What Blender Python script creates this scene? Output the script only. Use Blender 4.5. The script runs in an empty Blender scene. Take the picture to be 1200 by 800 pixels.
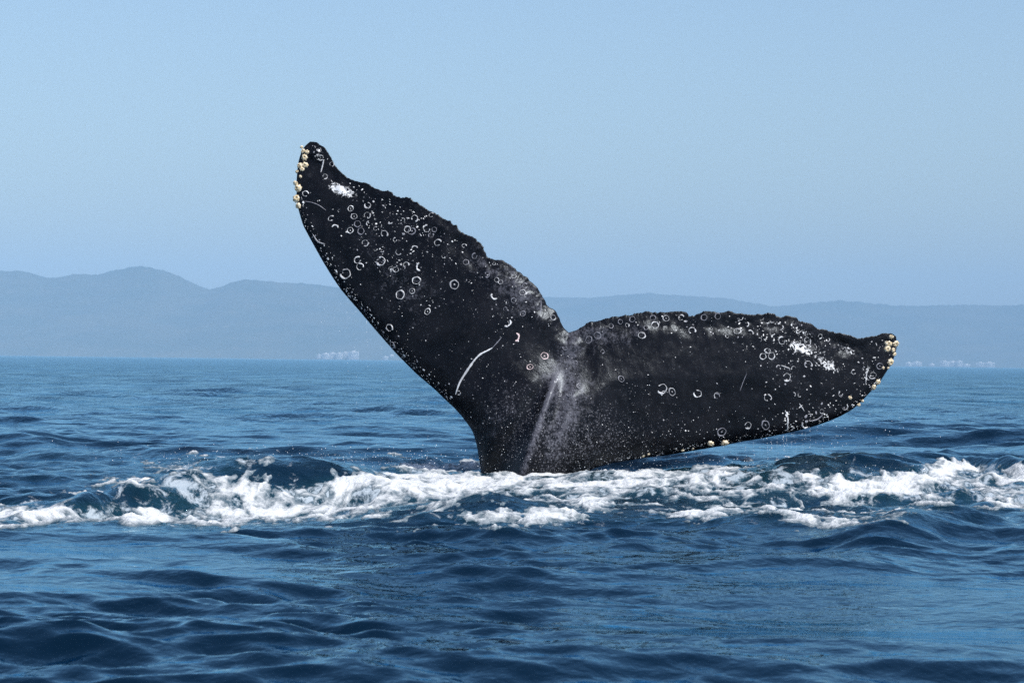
import bpy, math, random
import numpy as np
from mathutils import Vector, Matrix

random.seed(7)
rng = np.random.default_rng(11)
S = bpy.context.scene

# ------------------------------------------------------------------ camera
CAM_H = 0.85            # metres above the mean water level (a low boat deck)
F = 3200.0              # focal length in photograph pixels (1200 wide)
PITCH = 23.5 / F
ROLL = 0.0122
cam_d = bpy.data.cameras.new('camera')
cam = bpy.data.objects.new('camera', cam_d)
S.collection.objects.link(cam)
_f = Vector((0, math.cos(PITCH), math.sin(PITCH)))
_u0 = Vector((0, -math.sin(PITCH), math.cos(PITCH)))
_r = Vector((1, 0, 0)) * math.cos(ROLL) + _u0 * math.sin(ROLL)
_u = _u0 * math.cos(ROLL) - Vector((1, 0, 0)) * math.sin(ROLL)
M = Matrix((( _r.x, _u.x, -_f.x, 0), (_r.y, _u.y, -_f.y, 0), (_r.z, _u.z, -_f.z, CAM_H), (0, 0, 0, 1)))
cam.matrix_world = M
cam_d.sensor_width = 36.0
cam_d.lens = F * 36.0 / 1200.0
cam_d.clip_start = 0.1
cam_d.clip_end = 80000
cam_d.dof.use_dof = True
cam_d.dof.focus_distance = 20.5
cam_d.dof.aperture_fstop = 14.0
S.camera = cam
R3 = np.array([_r, _u, _f])          # rows: right, up, forward
CAM = np.array([0, 0, CAM_H])

# ------------------------------------------------------------------ light
SUN_EL, SUN_AZ = math.radians(54), math.radians(138)    # azimuth clockwise from +Y (view direction)
W = bpy.data.worlds.new('World'); S.world = W
W.use_nodes = True
nt = W.node_tree; nt.nodes.clear()
sky = nt.nodes.new('ShaderNodeTexSky'); sky.sky_type = 'NISHITA'
sky.sun_disc = False
sky.sun_elevation = SUN_EL
sky.sun_rotation = SUN_AZ
sky.air_density = 1.0; sky.dust_density = 1.7; sky.ozone_density = 3.3
bg = nt.nodes.new('ShaderNodeBackground'); bg.inputs['Strength'].default_value = 0.09
wo = nt.nodes.new('ShaderNodeOutputWorld')
nt.links.new(sky.outputs[0], bg.inputs[0]); nt.links.new(bg.outputs[0], wo.inputs[0])
sl = bpy.data.lights.new('sun', 'SUN'); sl.energy = 3.2; sl.angle = math.radians(0.5); sl.color = (1, 0.97, 0.93)
so = bpy.data.objects.new('sun', sl); S.collection.objects.link(so)
sd = Vector((math.sin(SUN_AZ) * math.cos(SUN_EL), math.cos(SUN_AZ) * math.cos(SUN_EL), math.sin(SUN_EL)))
so.rotation_euler = sd.to_track_quat('Z', 'Y').to_euler()
S.view_settings.view_transform = 'Standard'; S.view_settings.look = 'None'
S.view_settings.exposure = 0.83; S.view_settings.gamma = 1.0
S.cycles.use_denoising = False
S.cycles.max_bounces = 6
S.cycles.volume_bounces = 0
S.cycles.sample_clamp_indirect = 4.0

# ------------------------------------------------------------------ helpers
def project(P):
    d = (np.asarray(P, float) - CAM) @ R3.T
    return 600 + F * d[..., 0] / d[..., 2], 400 - F * d[..., 1] / d[..., 2]

def ray(px, py):
    px = np.asarray(px, float); py = np.asarray(py, float)
    d = np.stack([(px - 600) / F, (400 - py) / F, np.ones_like(px)], -1) @ R3
    return d / d[..., 1:2]                 # unit step in +Y

def at_depth(px, py, Y):
    return CAM + ray(px, py) * np.asarray(Y, float)[..., None]

def on_water(px, py, z=0.0):
    d = ray(px, py)
    return CAM + d * ((z - CAM_H) / d[..., 2])[..., None]

def smooth(a, b, x):
    t = np.clip((x - a) / (b - a), 0, 1)
    return t * t * (3 - 2 * t)

_T = np.random.default_rng(3).random((16, 256, 256)).astype(np.float32) * 2 - 1
def vnoise(x, y, seed=0):
    T = _T[seed % 16]
    ox = 17.3 * seed; oy = 9.1 * seed
    x = x + ox; y = y + oy
    xi = np.floor(x).astype(np.int64); yi = np.floor(y).astype(np.int64)
    fx = (x - xi).astype(np.float32); fy = (y - yi).astype(np.float32)
    fx = fx * fx * fx * (fx * (fx * 6 - 15) + 10); fy = fy * fy * fy * (fy * (fy * 6 - 15) + 10)
    x0 = xi & 255; x1 = (xi + 1) & 255; y0 = yi & 255; y1 = (yi + 1) & 255
    a = T[x0, y0]; b = T[x1, y0]; c = T[x0, y1]; d = T[x1, y1]
    return (a + (b - a) * fx) * (1 - fy) + (c + (d - c) * fx) * fy

def fbm(x, y, octv=4, seed=0, gain=0.5, lac=2.03):
    s = 0; a = 1; t = 0
    for k in range(octv):
        c, sn = math.cos(0.7 * k + seed), math.sin(0.7 * k + seed)
        s = s + a * vnoise(x * c - y * sn, x * sn + y * c, seed + k)
        t += a; a *= gain; x = x * lac; y = y * lac
    return s / t

def ridged(x, y, octv=4, seed=0):
    s = 0; a = 1; t = 0
    for k in range(octv):
        c, sn = math.cos(0.9 * k + seed), math.sin(0.9 * k + seed)
        s = s + a * (1 - 2 * np.abs(vnoise(x * c - y * sn, x * sn + y * c, seed + k)))
        t += a; a *= 0.5; x = x * 2.1; y = y * 2.1
    return s / t

def mesh_obj(name, V, Q, mat, parent=None, smooth_sh=True, attrs=None, tris=None):
    me = bpy.data.meshes.new(name)
    V = np.asarray(V, np.float32)
    nq = 0 if Q is None else len(Q); ntr = 0 if tris is None else len(tris)
    loops = np.concatenate([np.asarray(Q, np.int32).ravel() if nq else np.zeros(0, np.int32),
                            np.asarray(tris, np.int32).ravel() if ntr else np.zeros(0, np.int32)])
    me.vertices.add(len(V)); me.vertices.foreach_set('co', V.ravel())
    me.loops.add(len(loops)); me.loops.foreach_set('vertex_index', loops)
    st = np.concatenate([np.arange(nq) * 4, nq * 4 + np.arange(ntr) * 3]).astype(np.int32)
    me.polygons.add(nq + ntr); me.polygons.foreach_set('loop_start', st)
    if smooth_sh:
        me.polygons.foreach_set('use_smooth', np.ones(nq + ntr, bool))
    me.update(calc_edges=True)
    for k, v in (attrs or {}).items():
        at = me.attributes.new(k, 'FLOAT', 'POINT'); at.data.foreach_set('value', np.asarray(v, np.float32).ravel())
    if mat: me.materials.append(mat)
    o = bpy.data.objects.new(name, me); S.collection.objects.link(o)
    if parent: o.parent = parent
    return o

def grid_quads(nr, nc, wrap=False, mask=None):
    r = np.arange(nr - 1)[:, None]; c = np.arange(nc if wrap else nc - 1)[None, :]
    c1 = (c + 1) % nc
    Q = np.stack([r * nc + c, r * nc + c1, (r + 1) * nc + c1, (r + 1) * nc + c], -1).reshape(-1, 4)
    if mask is not None:
        m = mask.ravel()[Q].any(1); Q = Q[m]
    return Q

def compact(V, Q, attrs=None):
    used = np.unique(Q); idx = np.full(len(V), -1, np.int64); idx[used] = np.arange(len(used))
    return V[used], idx[Q], {k: np.asarray(v).ravel()[used] for k, v in (attrs or {}).items()}

def tag(o, label=None, cat=None, group=None, kind=None):
    if label: o['label'] = label
    if cat: o['category'] = cat
    if group: o['group'] = group
    if kind: o['kind'] = kind
    return o

class Mat:
    def __init__(self, name):
        self.m = bpy.data.materials.new(name); self.m.use_nodes = True
        self.nt = self.m.node_tree
        self.b = self.nt.nodes['Principled BSDF']; self.out = self.nt.nodes['Material Output']
    def n(self, t, **kw):
        nd = self.nt.nodes.new('ShaderNode' + t)
        for k, v in kw.items():
            if k in ('operation', 'blend_type', 'data_type', 'attribute_name', 'noise_dimensions', 'feature', 'interpolation_type', 'clamp'):
                setattr(nd, k, v)
            else:
                nd.inputs[k].default_value = v
        return nd
    def l(self, a, b): self.nt.links.new(a, b)
    def math(self, op, a, b=None, c=None):
        nd = self.nt.nodes.new('ShaderNodeMath'); nd.operation = op
        for i, v in enumerate((a, b, c)):
            if v is None: continue
            if isinstance(v, (int, float)): nd.inputs[i].default_value = v
            else: self.l(v, nd.inputs[i])
        return nd.outputs[0]
    def mix(self, fac, a, b):
        nd = self.nt.nodes.new('ShaderNodeMix'); nd.data_type = 'RGBA'
        for i, v in ((0, fac), (6, a), (7, b)):
            if isinstance(v, (int, float)): nd.inputs[i].default_value = v
            elif isinstance(v, tuple): nd.inputs[i].default_value = (*v, 1)
            else: self.l(v, nd.inputs[i])
        return nd.outputs[2]
    def noise(self, co, scale, detail=4, rough=0.55, dist=0.0):
        nd = self.n('TexNoise', Scale=scale, Detail=detail, Roughness=rough, Distortion=dist)
        self.l(co, nd.inputs['Vector']); return nd.outputs[0]
    def attr(self, name):
        return self.n('Attribute', attribute_name=name).outputs['Fac']
    def ramp(self, x, a, b, lo=0.0, hi=1.0):
        nd = self.n('MapRange', interpolation_type='SMOOTHSTEP'); self.l(x, nd.inputs[0])
        for i, v in enumerate((a, b, lo, hi)): nd.inputs[i + 1].default_value = v
        return nd.outputs[0]
    def bump(self, h, strength, dist, normal=None):
        nd = self.n('Bump', Strength=strength, Distance=dist); self.l(h, nd.inputs['Height'])
        if normal is not None: self.l(normal, nd.inputs['Normal'])
        return nd.outputs[0]

# ------------------------------------------------------------------ sea surface as a function of world position
def wave_set(n, lmin, lmax, seed):
    r = np.random.default_rng(seed)
    lam = np.exp(np.linspace(math.log(lmin), math.log(lmax), n) + r.normal(0, 0.03, n))
    ang = math.radians(-98) + r.normal(0, 0.62, n)          # travel roughly towards the boat
    ph = r.random(n) * 6.283
    return lam, ang, ph
LAM, ANG, PHS = wave_set(190, 0.11, 26.0, 5)
_slope = np.interp(np.log(LAM), np.log([0.11, 0.22, 0.5, 1.0, 2.0, 4.0, 9.0, 26.0]), [0.022, 0.030, 0.026, 0.020, 0.011, 0.0065, 0.005, 0.0022])
AMP = _slope * LAM / 6.283 * 0.95

def crest(px, py, A):
    """picture points of a wave crest of height A -> a curve on the sea"""
    return on_water(np.array(px, float), np.array(py, float), A)
RIDGES = [   # crest points, height, steep front width, gentle back width, end fade
    (crest([-60, 50, 110, 170, 250, 330, 400, 470, 540], [553, 546, 539, 533, 530, 529, 528, 531, 538], .25), .27, .62, 1.5, 0.9),
    (crest([-80, 0, 40, 90], [503, 505, 507, 515], .15), .13, .8, 1.5, 0.8),
    (crest([850, 920, 1000, 1060, 1130, 1200, 1300], [553, 549, 547, 546, 541, 549, 552], .10), .10, .6, 1.1, 0.4),
    (crest([960, 1030, 1080, 1130, 1200, 1290], [612, 601, 592, 589, 594, 602], .12), .13, .55, .9, 0.5),
    (crest([455, 505, 550, 600, 650, 700], [585, 580, 578, 580, 584, 588], .09), .09, .5, .8, 0.3),
    (crest([470, 505, 545, 590, 640, 700], [616, 611, 611, 613, 616, 621], .08), .08, .4, .6, 0.3),
    (crest([760, 820, 880, 960, 1040], [606, 602, 600, 603, 610], .08), .07, .4, .7, 0.3),
    (crest([570, 640, 760, 880, 960], [711, 709, 708, 711, 714], .035), .035, .16, .4, 0.3),
    (crest([560, 700, 800, 900, 1000, 1210], [640, 637, 640, 647, 651, 650], .04), .04, .3, .5, 0.5),
    (crest([-60, 0, 60, 110], [736, 733, 732, 738], .06), .06, .25, .5, 0.25),
]
# where the water is churned / smooth, as areas of the sea (centre px on water, half sizes in metres, weight)
def area(px, py, rx, ry): 
    c = on_water(np.array([px], float), np.array([py], float))[0]
    return c[0], c[1], rx, ry
SLICKS = [area(150, 652, 1.0, 1.0), area(330, 668, .6, .7), area(60, 690, .5, .5), area(1040, 690, .9, 1.6), area(900, 735, 1.0, .9), area(700, 735, .6, .5), area(1150, 760, .7, .6), area(820, 655, .8, .5)]

FROWS = np.arange(515, 640, 10)
FCOV = {0: "0000000067200", 40: "0000000078300", 80: "0000001376100", 120: "0000142275100", 160: "0002353357100",
        200: "0025477678300", 240: "0035587666400", 280: "0053346667300", 320: "0011226778100", 360: "0001237766000",
        400: "0011288754200", 440: "0022586633100", 480: "0017586522100", 520: "0008466323100", 560: "0005576226200",
        600: "0003575127300", 640: "0003674458200", 680: "0002666524100", 720: "0000777422000", 760: "0000666223000",
        800: "0001755333000", 840: "0002775363100", 880: "0002666352200", 920: "0001773453200", 960: "0001577214100",
        1000: "0001499534100", 1040: "0001698444000", 1080: "0003876531000", 1120: "0005865510000", 1160: "0005767530000",
        1200: "0004768840000"}
FG = np.array([[int(ch) for ch in FCOV[k]] for k in sorted(FCOV)], np.float32) / 9.0     # [col, row]

def coverage(P):
    px, py = project(P)
    c = np.clip(px / 40.0, 0, 29.999); r = np.clip((py - 515) / 10.0, 0, 11.999)
    ci = c.astype(int); ri = r.astype(int); fc = c - ci; fr = r - ri
    v = (FG[ci, ri] * (1 - fc) + FG[ci + 1, ri] * fc) * (1 - fr) + (FG[ci, ri + 1] * (1 - fc) + FG[ci + 1, ri + 1] * fc) * fr
    out = np.maximum(np.maximum(-px, px - 1200), 0)
    return v * np.exp(-(out / 160.0) ** 2) * ((py > 515) & (py < 640))

def sea(x, y, cell):
    """displaced position of the sea sheet above the rest point (x, y); waves shorter than the local cell are left out"""
    shp = x.shape; x = x.ravel().astype(np.float32); y = y.ravel().astype(np.float32)
    cell = np.broadcast_to(cell, shp).ravel().astype(np.float32)
    z = np.zeros_like(x); dx = np.zeros_like(x); dy = np.zeros_like(x)
    dist = np.hypot(x, y)
    gust = np.clip(0.95 + 1.1 * fbm(x / 2.1, y / 4.5, 3, 2), 0.25, 2)                       # patches of livelier and calmer ripples
    slick = np.zeros_like(x)
    for (cx, cy, rx, ry) in SLICKS:
        slick = np.maximum(slick, np.exp(-(((x - cx) / rx) ** 2 + ((y - cy) / ry) ** 2) ** 1.5))
    far = 1.0 + 0.5 * smooth(25, 70, dist)
    wx = x + 0.25 * vnoise(x / 2.3, y / 2.3, 5); wy = y + 0.25 * vnoise(x / 2.3, y / 2.3, 9)
    for lam, ang, ph, a in zip(LAM, ANG, PHS, AMP):
        k = 6.2832 / lam
        sel = np.nonzero(cell < lam * 0.42)[0]
        if len(sel) == 0: continue
        whole = len(sel) == len(x)
        gx = wx if whole else wx[sel]; gy = wy if whole else wy[sel]
        fade = np.clip((lam * 0.42 - (cell if whole else cell[sel])) / (lam * 0.2), 0, 1) * a
        if lam < 2.2:
            fade = fade * (gust if whole else gust[sel]) * (1 - (0.8 if lam < 1 else 0.5) * (slick if whole else slick[sel]))
        else:
            fade = fade * (far if whole else far[sel])
        cth, sth = math.cos(ang), math.sin(ang)
        arg = k * (cth * gx + sth * gy) + ph
        s_ = np.sin(arg) * fade; c_ = np.cos(arg) * fade
        if whole:
            z += c_; dx -= cth * s_ * 0.8; dy -= sth * s_ * 0.8
        else:
            z[sel] += c_; dx[sel] -= cth * s_ * 0.8; dy[sel] -= sth * s_ * 0.8
    near = (dist > 5) & (dist < 32)
    i = np.nonzero(near)[0]
    xx = x[i]; yy = y[i]
    wob = 0.11 * fbm(xx / 0.9, yy / 0.9, 3, 4) 
    for (P, A, wf, wb, ef) in RIDGES:
        o = np.argsort(P[:, 0]); cx = P[o, 0]; cy = P[o, 1]
        yc = np.interp(xx, cx, cy) + wob
        e = smooth(cx[0] - 0.02, cx[0] + ef + .25, xx) * (1 - smooth(cx[-1] - ef - .25, cx[-1] + 0.02, xx))
        d = yy - yc
        d = d + 0.06 * fbm(xx / 0.45, yy / 0.4, 3, 13); wf = wf * 1.25
        prof = np.where(d < 0, np.exp(-(d / wf) ** 2), np.exp(-(d / wb) ** 2))
        am = A * e * (1 + 0.13 * fbm(xx / 1.3, yy * 0 + 3.3, 3, 6))
        z[i] += am * prof
        z[i] -= 0.35 * am * np.exp(-((d + 1.9 * wf) / (1.2 * wf)) ** 2)
    z[i] -= 0.042 * np.exp(-((xx - .05) / .8) ** 2 - ((yy - 20.8) / .9) ** 2)
    # churned water in the whale's wash
    P3 = np.stack([xx, yy, z[i]], -1)
    cov = coverage(P3)
    px, py = project(P3)
    wash = np.clip(cov * 1.4, 0, 1)
    wash = np.maximum(wash, 0.55 * smooth(522, 534, py) * (1 - smooth(610, 622, py)))
    lump = 0.034 * fbm(xx / 0.55, yy / 0.8, 4, 8) + 0.016 * ridged(xx / 0.34, yy / 0.5, 3, 1) - .01
    z[i] += (wash + .0) * (lump + .018 * fbm(xx / 0.16, yy / 0.3, 3, 14)) * (cell[i] < 0.3)
    churn = np.zeros_like(x); churn[i] = np.maximum(cov, 0.35 * wash)
    return (x + dx).reshape(shp), (y + dy).reshape(shp), z.reshape(shp), churn.reshape(shp)

# ------------------------------------------------------------------ water
def make_water():
    m = Mat('sea_water'); co = m.n('TexCoord').outputs['Object']
    churn = m.attr('churn'); dist = m.attr('range')
    mp = m.n('Mapping'); mp.inputs['Scale'].default_value = (1, 0.75, 1); m.l(co, mp.inputs['Vector']); v = mp.outputs[0]
    n1 = m.noise(v, 5.0, 3, 0.5, 0.3); n2 = m.noise(v, 17.0, 3, 0.55, 0.2)
    mp2 = m.n('Mapping'); mp2.inputs['Scale'].default_value = (1, 0.5, 1); m.l(co, mp2.inputs['Vector'])
    n3 = m.noise(mp2.outputs[0], 0.9, 6, 0.62, 0.4)
    farw = m.ramp(dist, 18, 60)
    h3 = m.math('MULTIPLY', n3, m.math('MULTIPLY', farw, 0.24))
    h = m.math('ADD', m.math('MULTIPLY', n1, 0.016), m.math('MULTIPLY', n2, 0.006))
    h = m.math('ADD', h, h3)
    ch = m.math('MULTIPLY', m.noise(co, 30.0, 4, 0.6, 0.5), m.math('MULTIPLY', churn, 0.02))
    h = m.math('ADD', h, ch)
    nrm = m.bump(h, 1.0, 1.0)
    col = m.mix(m.ramp(churn, 0.05, 0.7), (0.0008, 0.0068, 0.017), (0.004, 0.022, 0.033))
    # thin lacy froth lying on the water
    mp3 = m.n('Mapping'); mp3.inputs['Scale'].default_value = (1, 0.4, 1); m.l(co, mp3.inputs['Vector'])
    fr = m.noise(mp3.outputs[0], 9.0, 8, 0.72, 0.5)
    fr2 = m.math('SUBTRACT', m.math('ADD', fr, m.math('MULTIPLY', churn, 0.30)), 0.66)
    froth = m.math('MULTIPLY', m.ramp(fr2, 0.0, 0.14), m.ramp(churn, 0.04, 0.25, 0.0, 0.6))
    body = m.n('BsdfDiffuse'); m.l(m.mix(froth, col, (0.55, 0.62, 0.68)), body.inputs['Color']); m.l(nrm, body.inputs['Normal'])
    gl = m.n('BsdfGlossy'); gl.inputs['Color'].default_value = (0.58, 0.86, 1.0, 1); m.l(nrm, gl.inputs['Normal'])
    m.l(m.ramp(dist, 20, 400, 0.04, 0.16), gl.inputs['Roughness'])
    fz = m.n('Fresnel', IOR=1.27); m.l(nrm, fz.inputs['Normal'])
    fac = m.math('MULTIPLY', m.math('MULTIPLY', fz.outputs[0], 1.0), m.math('SUBTRACT', 1.0, froth))
    mx = m.n('MixShader'); m.l(fac, mx.inputs[0]); m.l(body.outputs[0], mx.inputs[1]); m.l(gl.outputs[0], mx.inputs[2])
    m.l(mx.outputs[0], m.out.inputs['Surface'])

    half = math.radians(12.6); na = 840
    a_in = np.linspace(-half, half, na)
    a_out = half + (2 * math.pi - 2 * half) * (np.linspace(0, 1, 122)[1:-1])
    t = np.linspace(0, 1, 122)[1:-1]
    a_out = half + (2 * math.pi - 2 * half) * (0.5 - 0.5 * np.cos(np.pi * t)) 
    th = np.concatenate([a_in, a_out])
    rr = [0.6, 1.2, 2.0, 3.0, 4.0, 4.8, 5.4]
    r = 5.8
    while r < 17800:
        rr.append(r)
        q = np.interp(math.log(r), np.log([5.8, 13, 26, 60, 200, 1200, 18000]), [0.0031, 0.0023, 0.0026, 0.0055, 0.011, 0.03, 0.06])
        r *= 1 + q
    rr.append(17800.0); rr = np.array(rr)
    A, Rr = np.meshgrid(th, rr)
    X = Rr * np.sin(A); Y = Rr * np.cos(A)
    dth = np.concatenate([np.diff(th), [th[0] + 2 * math.pi - th[-1]]])
    dth = np.maximum(dth, np.roll(dth, 1))
    cell = np.maximum(np.gradient(rr)[:, None], Rr * dth[None, :])
    X, Y, Z, churn_v = sea(X, Y, cell)
    nr, nc = X.shape
    V = np.stack([X, Y, Z], -1).reshape(-1, 3)
    # centre point closes the sheet under the boat
    V = np.concatenate([V, [[0, 0, 0]]]); c = len(V) - 1
    k = np.arange(nc); T = np.stack([np.full(nc, c), k, (k + 1) % nc][::1], -1)[:, [0, 2, 1]]
    Q = grid_quads(nr, nc, wrap=True)
    o = mesh_obj('water', V, Q, m.m, attrs={'churn': np.append(churn_v.ravel(), 0), 'range': np.append(np.hypot(X, Y).ravel(), 0)}, tris=T)
    tag(o, kind='structure')
    print('water verts', len(V), nr, nc)
make_water()

# ------------------------------------------------------------------ foam: lumps of white water standing on the sea
def make_foam():
    m = Mat('foam'); co = m.n('TexCoord').outputs['Object']
    n = m.noise(co, 24.0, 6, 0.7, 0.6)
    thick = m.math('ADD', m.attr('thickness'), m.math('MULTIPLY', m.math('SUBTRACT', n, 0.5), 0.7))
    m.l(m.mix(m.ramp(thick, -0.06, 0.46), (0.04, 0.08, 0.11), (0.60, 0.62, 0.63)), m.b.inputs['Base Color'])
    m.b.inputs['Roughness'].default_value = 0.6
    m.b.inputs['Subsurface Weight'].default_value = 0.0
    h = m.math('ADD', m.math('MULTIPLY', m.noise(co, 11.0, 6, 0.65, 0.5), 0.06), m.math('MULTIPLY', m.noise(co, 60.0, 4, 0.6), 0.006))
    m.l(m.bump(h, 0.8, 1.0), m.b.inputs['Normal'])
    half = math.radians(12.2); th = np.linspace(-half, half, 1300)
    rr = [12.6]
    while rr[-1] < 25.5: rr.append(rr[-1] * 1.0017)
    rr = np.array(rr)
    A, Rr = np.meshgrid(th, rr)
    X0 = Rr * np.sin(A); Y0 = Rr * np.cos(A)
    X, Y, Z, _ = sea(X0, Y0, 0.03)
    cov = coverage(np.stack([X, Y, Z], -1))
    wq = 0.6 * vnoise(X0 * 1.3, Y0 * .7, 3) + .25 * vnoise(X0 * 4, Y0 * 1.6, 6)
    n1 = fbm(X0 / 0.34 + wq, Y0 / 0.80 + wq, 6, 10, 0.66)
    n2 = ridged(X0 / 0.20 + wq, Y0 / 0.55 + wq, 4, 12)
    n3 = fbm(X0 / 0.08, Y0 / 0.22, 4, 5, 0.65)
    f = cov * 1.02 - 0.49 + 0.85 * n1 + 0.50 * (n2 - n2.mean()) + 0.26 * n3
    # less on the steep faces turned towards the boat
    gz = np.gradient(Z, axis=0) / np.gradient(rr)[:, None]
    f = f - np.clip(gz - 0.12, 0, 0.4) * 0.7
    f = np.where(cov < 0.02, -1, f)
    lift = np.where(f > 0, 0.004 * (1 - np.exp(-f * 10)) + 0.012 * np.clip(f, 0, 1.0) ** 1.2, f * 0.10)
    lift += np.where(f > 0, np.clip(f * 3, 0, 1) * (0.008 * n1 + 0.011 * n3 + .006 * n2), 0)
    lift = np.clip(lift, -0.03, 0.3)
    V = np.stack([X, Y, Z + lift], -1).reshape(-1, 3)
    Q = grid_quads(len(rr), len(th), mask=(f > -0.03))
    V, Q, at = compact(V, Q, {'thickness': f})
    print('foam quads', len(Q))
    o = mesh_obj('foam', V, Q, m.m, attrs=at)
    tag(o, 'white churned foam spread across the water around the base of the tail', 'foam', kind='stuff')
make_foam()

# ------------------------------------------------------------------ hills across the bay
def make_hills(name, sil_px, sil_py, Y0, seed, depth, taper=None):
    m = Mat(name + '_scrub'); co = m.n('TexCoord').outputs['Object']
    n = m.noise(co, 0.004, 6, 0.6); n2 = m.noise(co, 0.03, 5, 0.65)
    c = m.mix(m.ramp(n, 0.35, 0.65), (0.022, 0.036, 0.02), (0.05, 0.055, 0.032))
    m.l(m.mix(m.ramp(n2, 0.55, 0.75), c, (0.085, 0.075, 0.05)), m.b.inputs['Base Color'])
    m.b.inputs['Roughness'].default_value = 0.9
    m.b.inputs['Specular IOR Level'].default_value = 0.1
    P = at_depth(np.array(sil_px, float), np.array(sil_py, float), np.full(len(sil_px), float(Y0)))
    nx, ny = 1500, 70
    xs = np.linspace(P[0, 0], P[-1, 0], nx); ys = np.linspace(Y0 - depth, Y0 + depth * 0.6, ny)
    Xg, Yg = np.meshgrid(xs, ys)
    hz = np.interp(xs, P[:, 0], P[:, 2])
    k = np.exp(-np.linspace(-2.5, 2.5, 13) ** 2); hz = np.convolve(np.pad(hz, 6, 'edge'), k / k.sum(), 'valid')
    hz = hz + 7 * fbm(xs / 190, xs * 0, 4, seed) + 9 * np.abs(fbm(xs / 38, xs * 0, 3, seed + 2))
    t = (Yg - Y0) / depth
    s = np.where(t < 0, 1 + t, 1 - t / 0.6)
    s = np.clip(s, 0, 1) ** 0.85
    spur = ridged(Xg / 900, Yg / 1100, 5, seed + 4)
    H = hz[None, :] * s * (1 - 0.32 * (1 - s) ** 0.5 * (1 - spur) )
    H += 25 * (1 - s) * s * 4 * fbm(Xg / 300, Yg / 300, 4, seed + 1)
    H = np.minimum(H, hz[None, :] * (Yg / Y0))
    H = np.where(s <= 0.001, -8, H + 2)
    V = np.stack([Xg, Yg, H], -1).reshape(-1, 3)
    o = mesh_obj(name, V, grid_quads(ny, nx), m.m)
    tag(o, kind='structure')
make_hills('hills', [-1500, -1200, -900, -600, -300, -120, 0, 20, 40, 55, 70, 85, 115, 135, 150, 163, 185, 200, 215, 230, 245, 260, 275, 290, 330, 370, 420, 470, 520, 570, 620, 680, 720, 780],
           [360, 335, 350, 325, 336, 322, 316, 315.5, 320, 325, 324, 321, 321, 316, 312.5, 311.5, 315, 320, 327, 333, 339, 335, 329, 327, 330, 333, 338, 340, 345, 356, 372, 396, 412, 428], 13200, 3, 1500)
make_hills('far_hills', [380, 450, 520, 580, 640, 665, 690, 720, 760, 790, 825, 860, 885, 905, 930, 960, 985, 1005, 1020, 1050, 1080, 1110, 1140, 1170, 1200, 1300, 1450, 1600, 1900, 2300, 2700],
           [352, 350, 352, 349, 348, 347.5, 348, 345.5, 342.5, 345, 347, 350, 354, 358, 356, 353.5, 351.5, 353, 355, 358, 358, 357, 357, 358, 356.5, 352, 360, 350, 366, 360, 390], 15600, 8, 1500)

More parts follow.
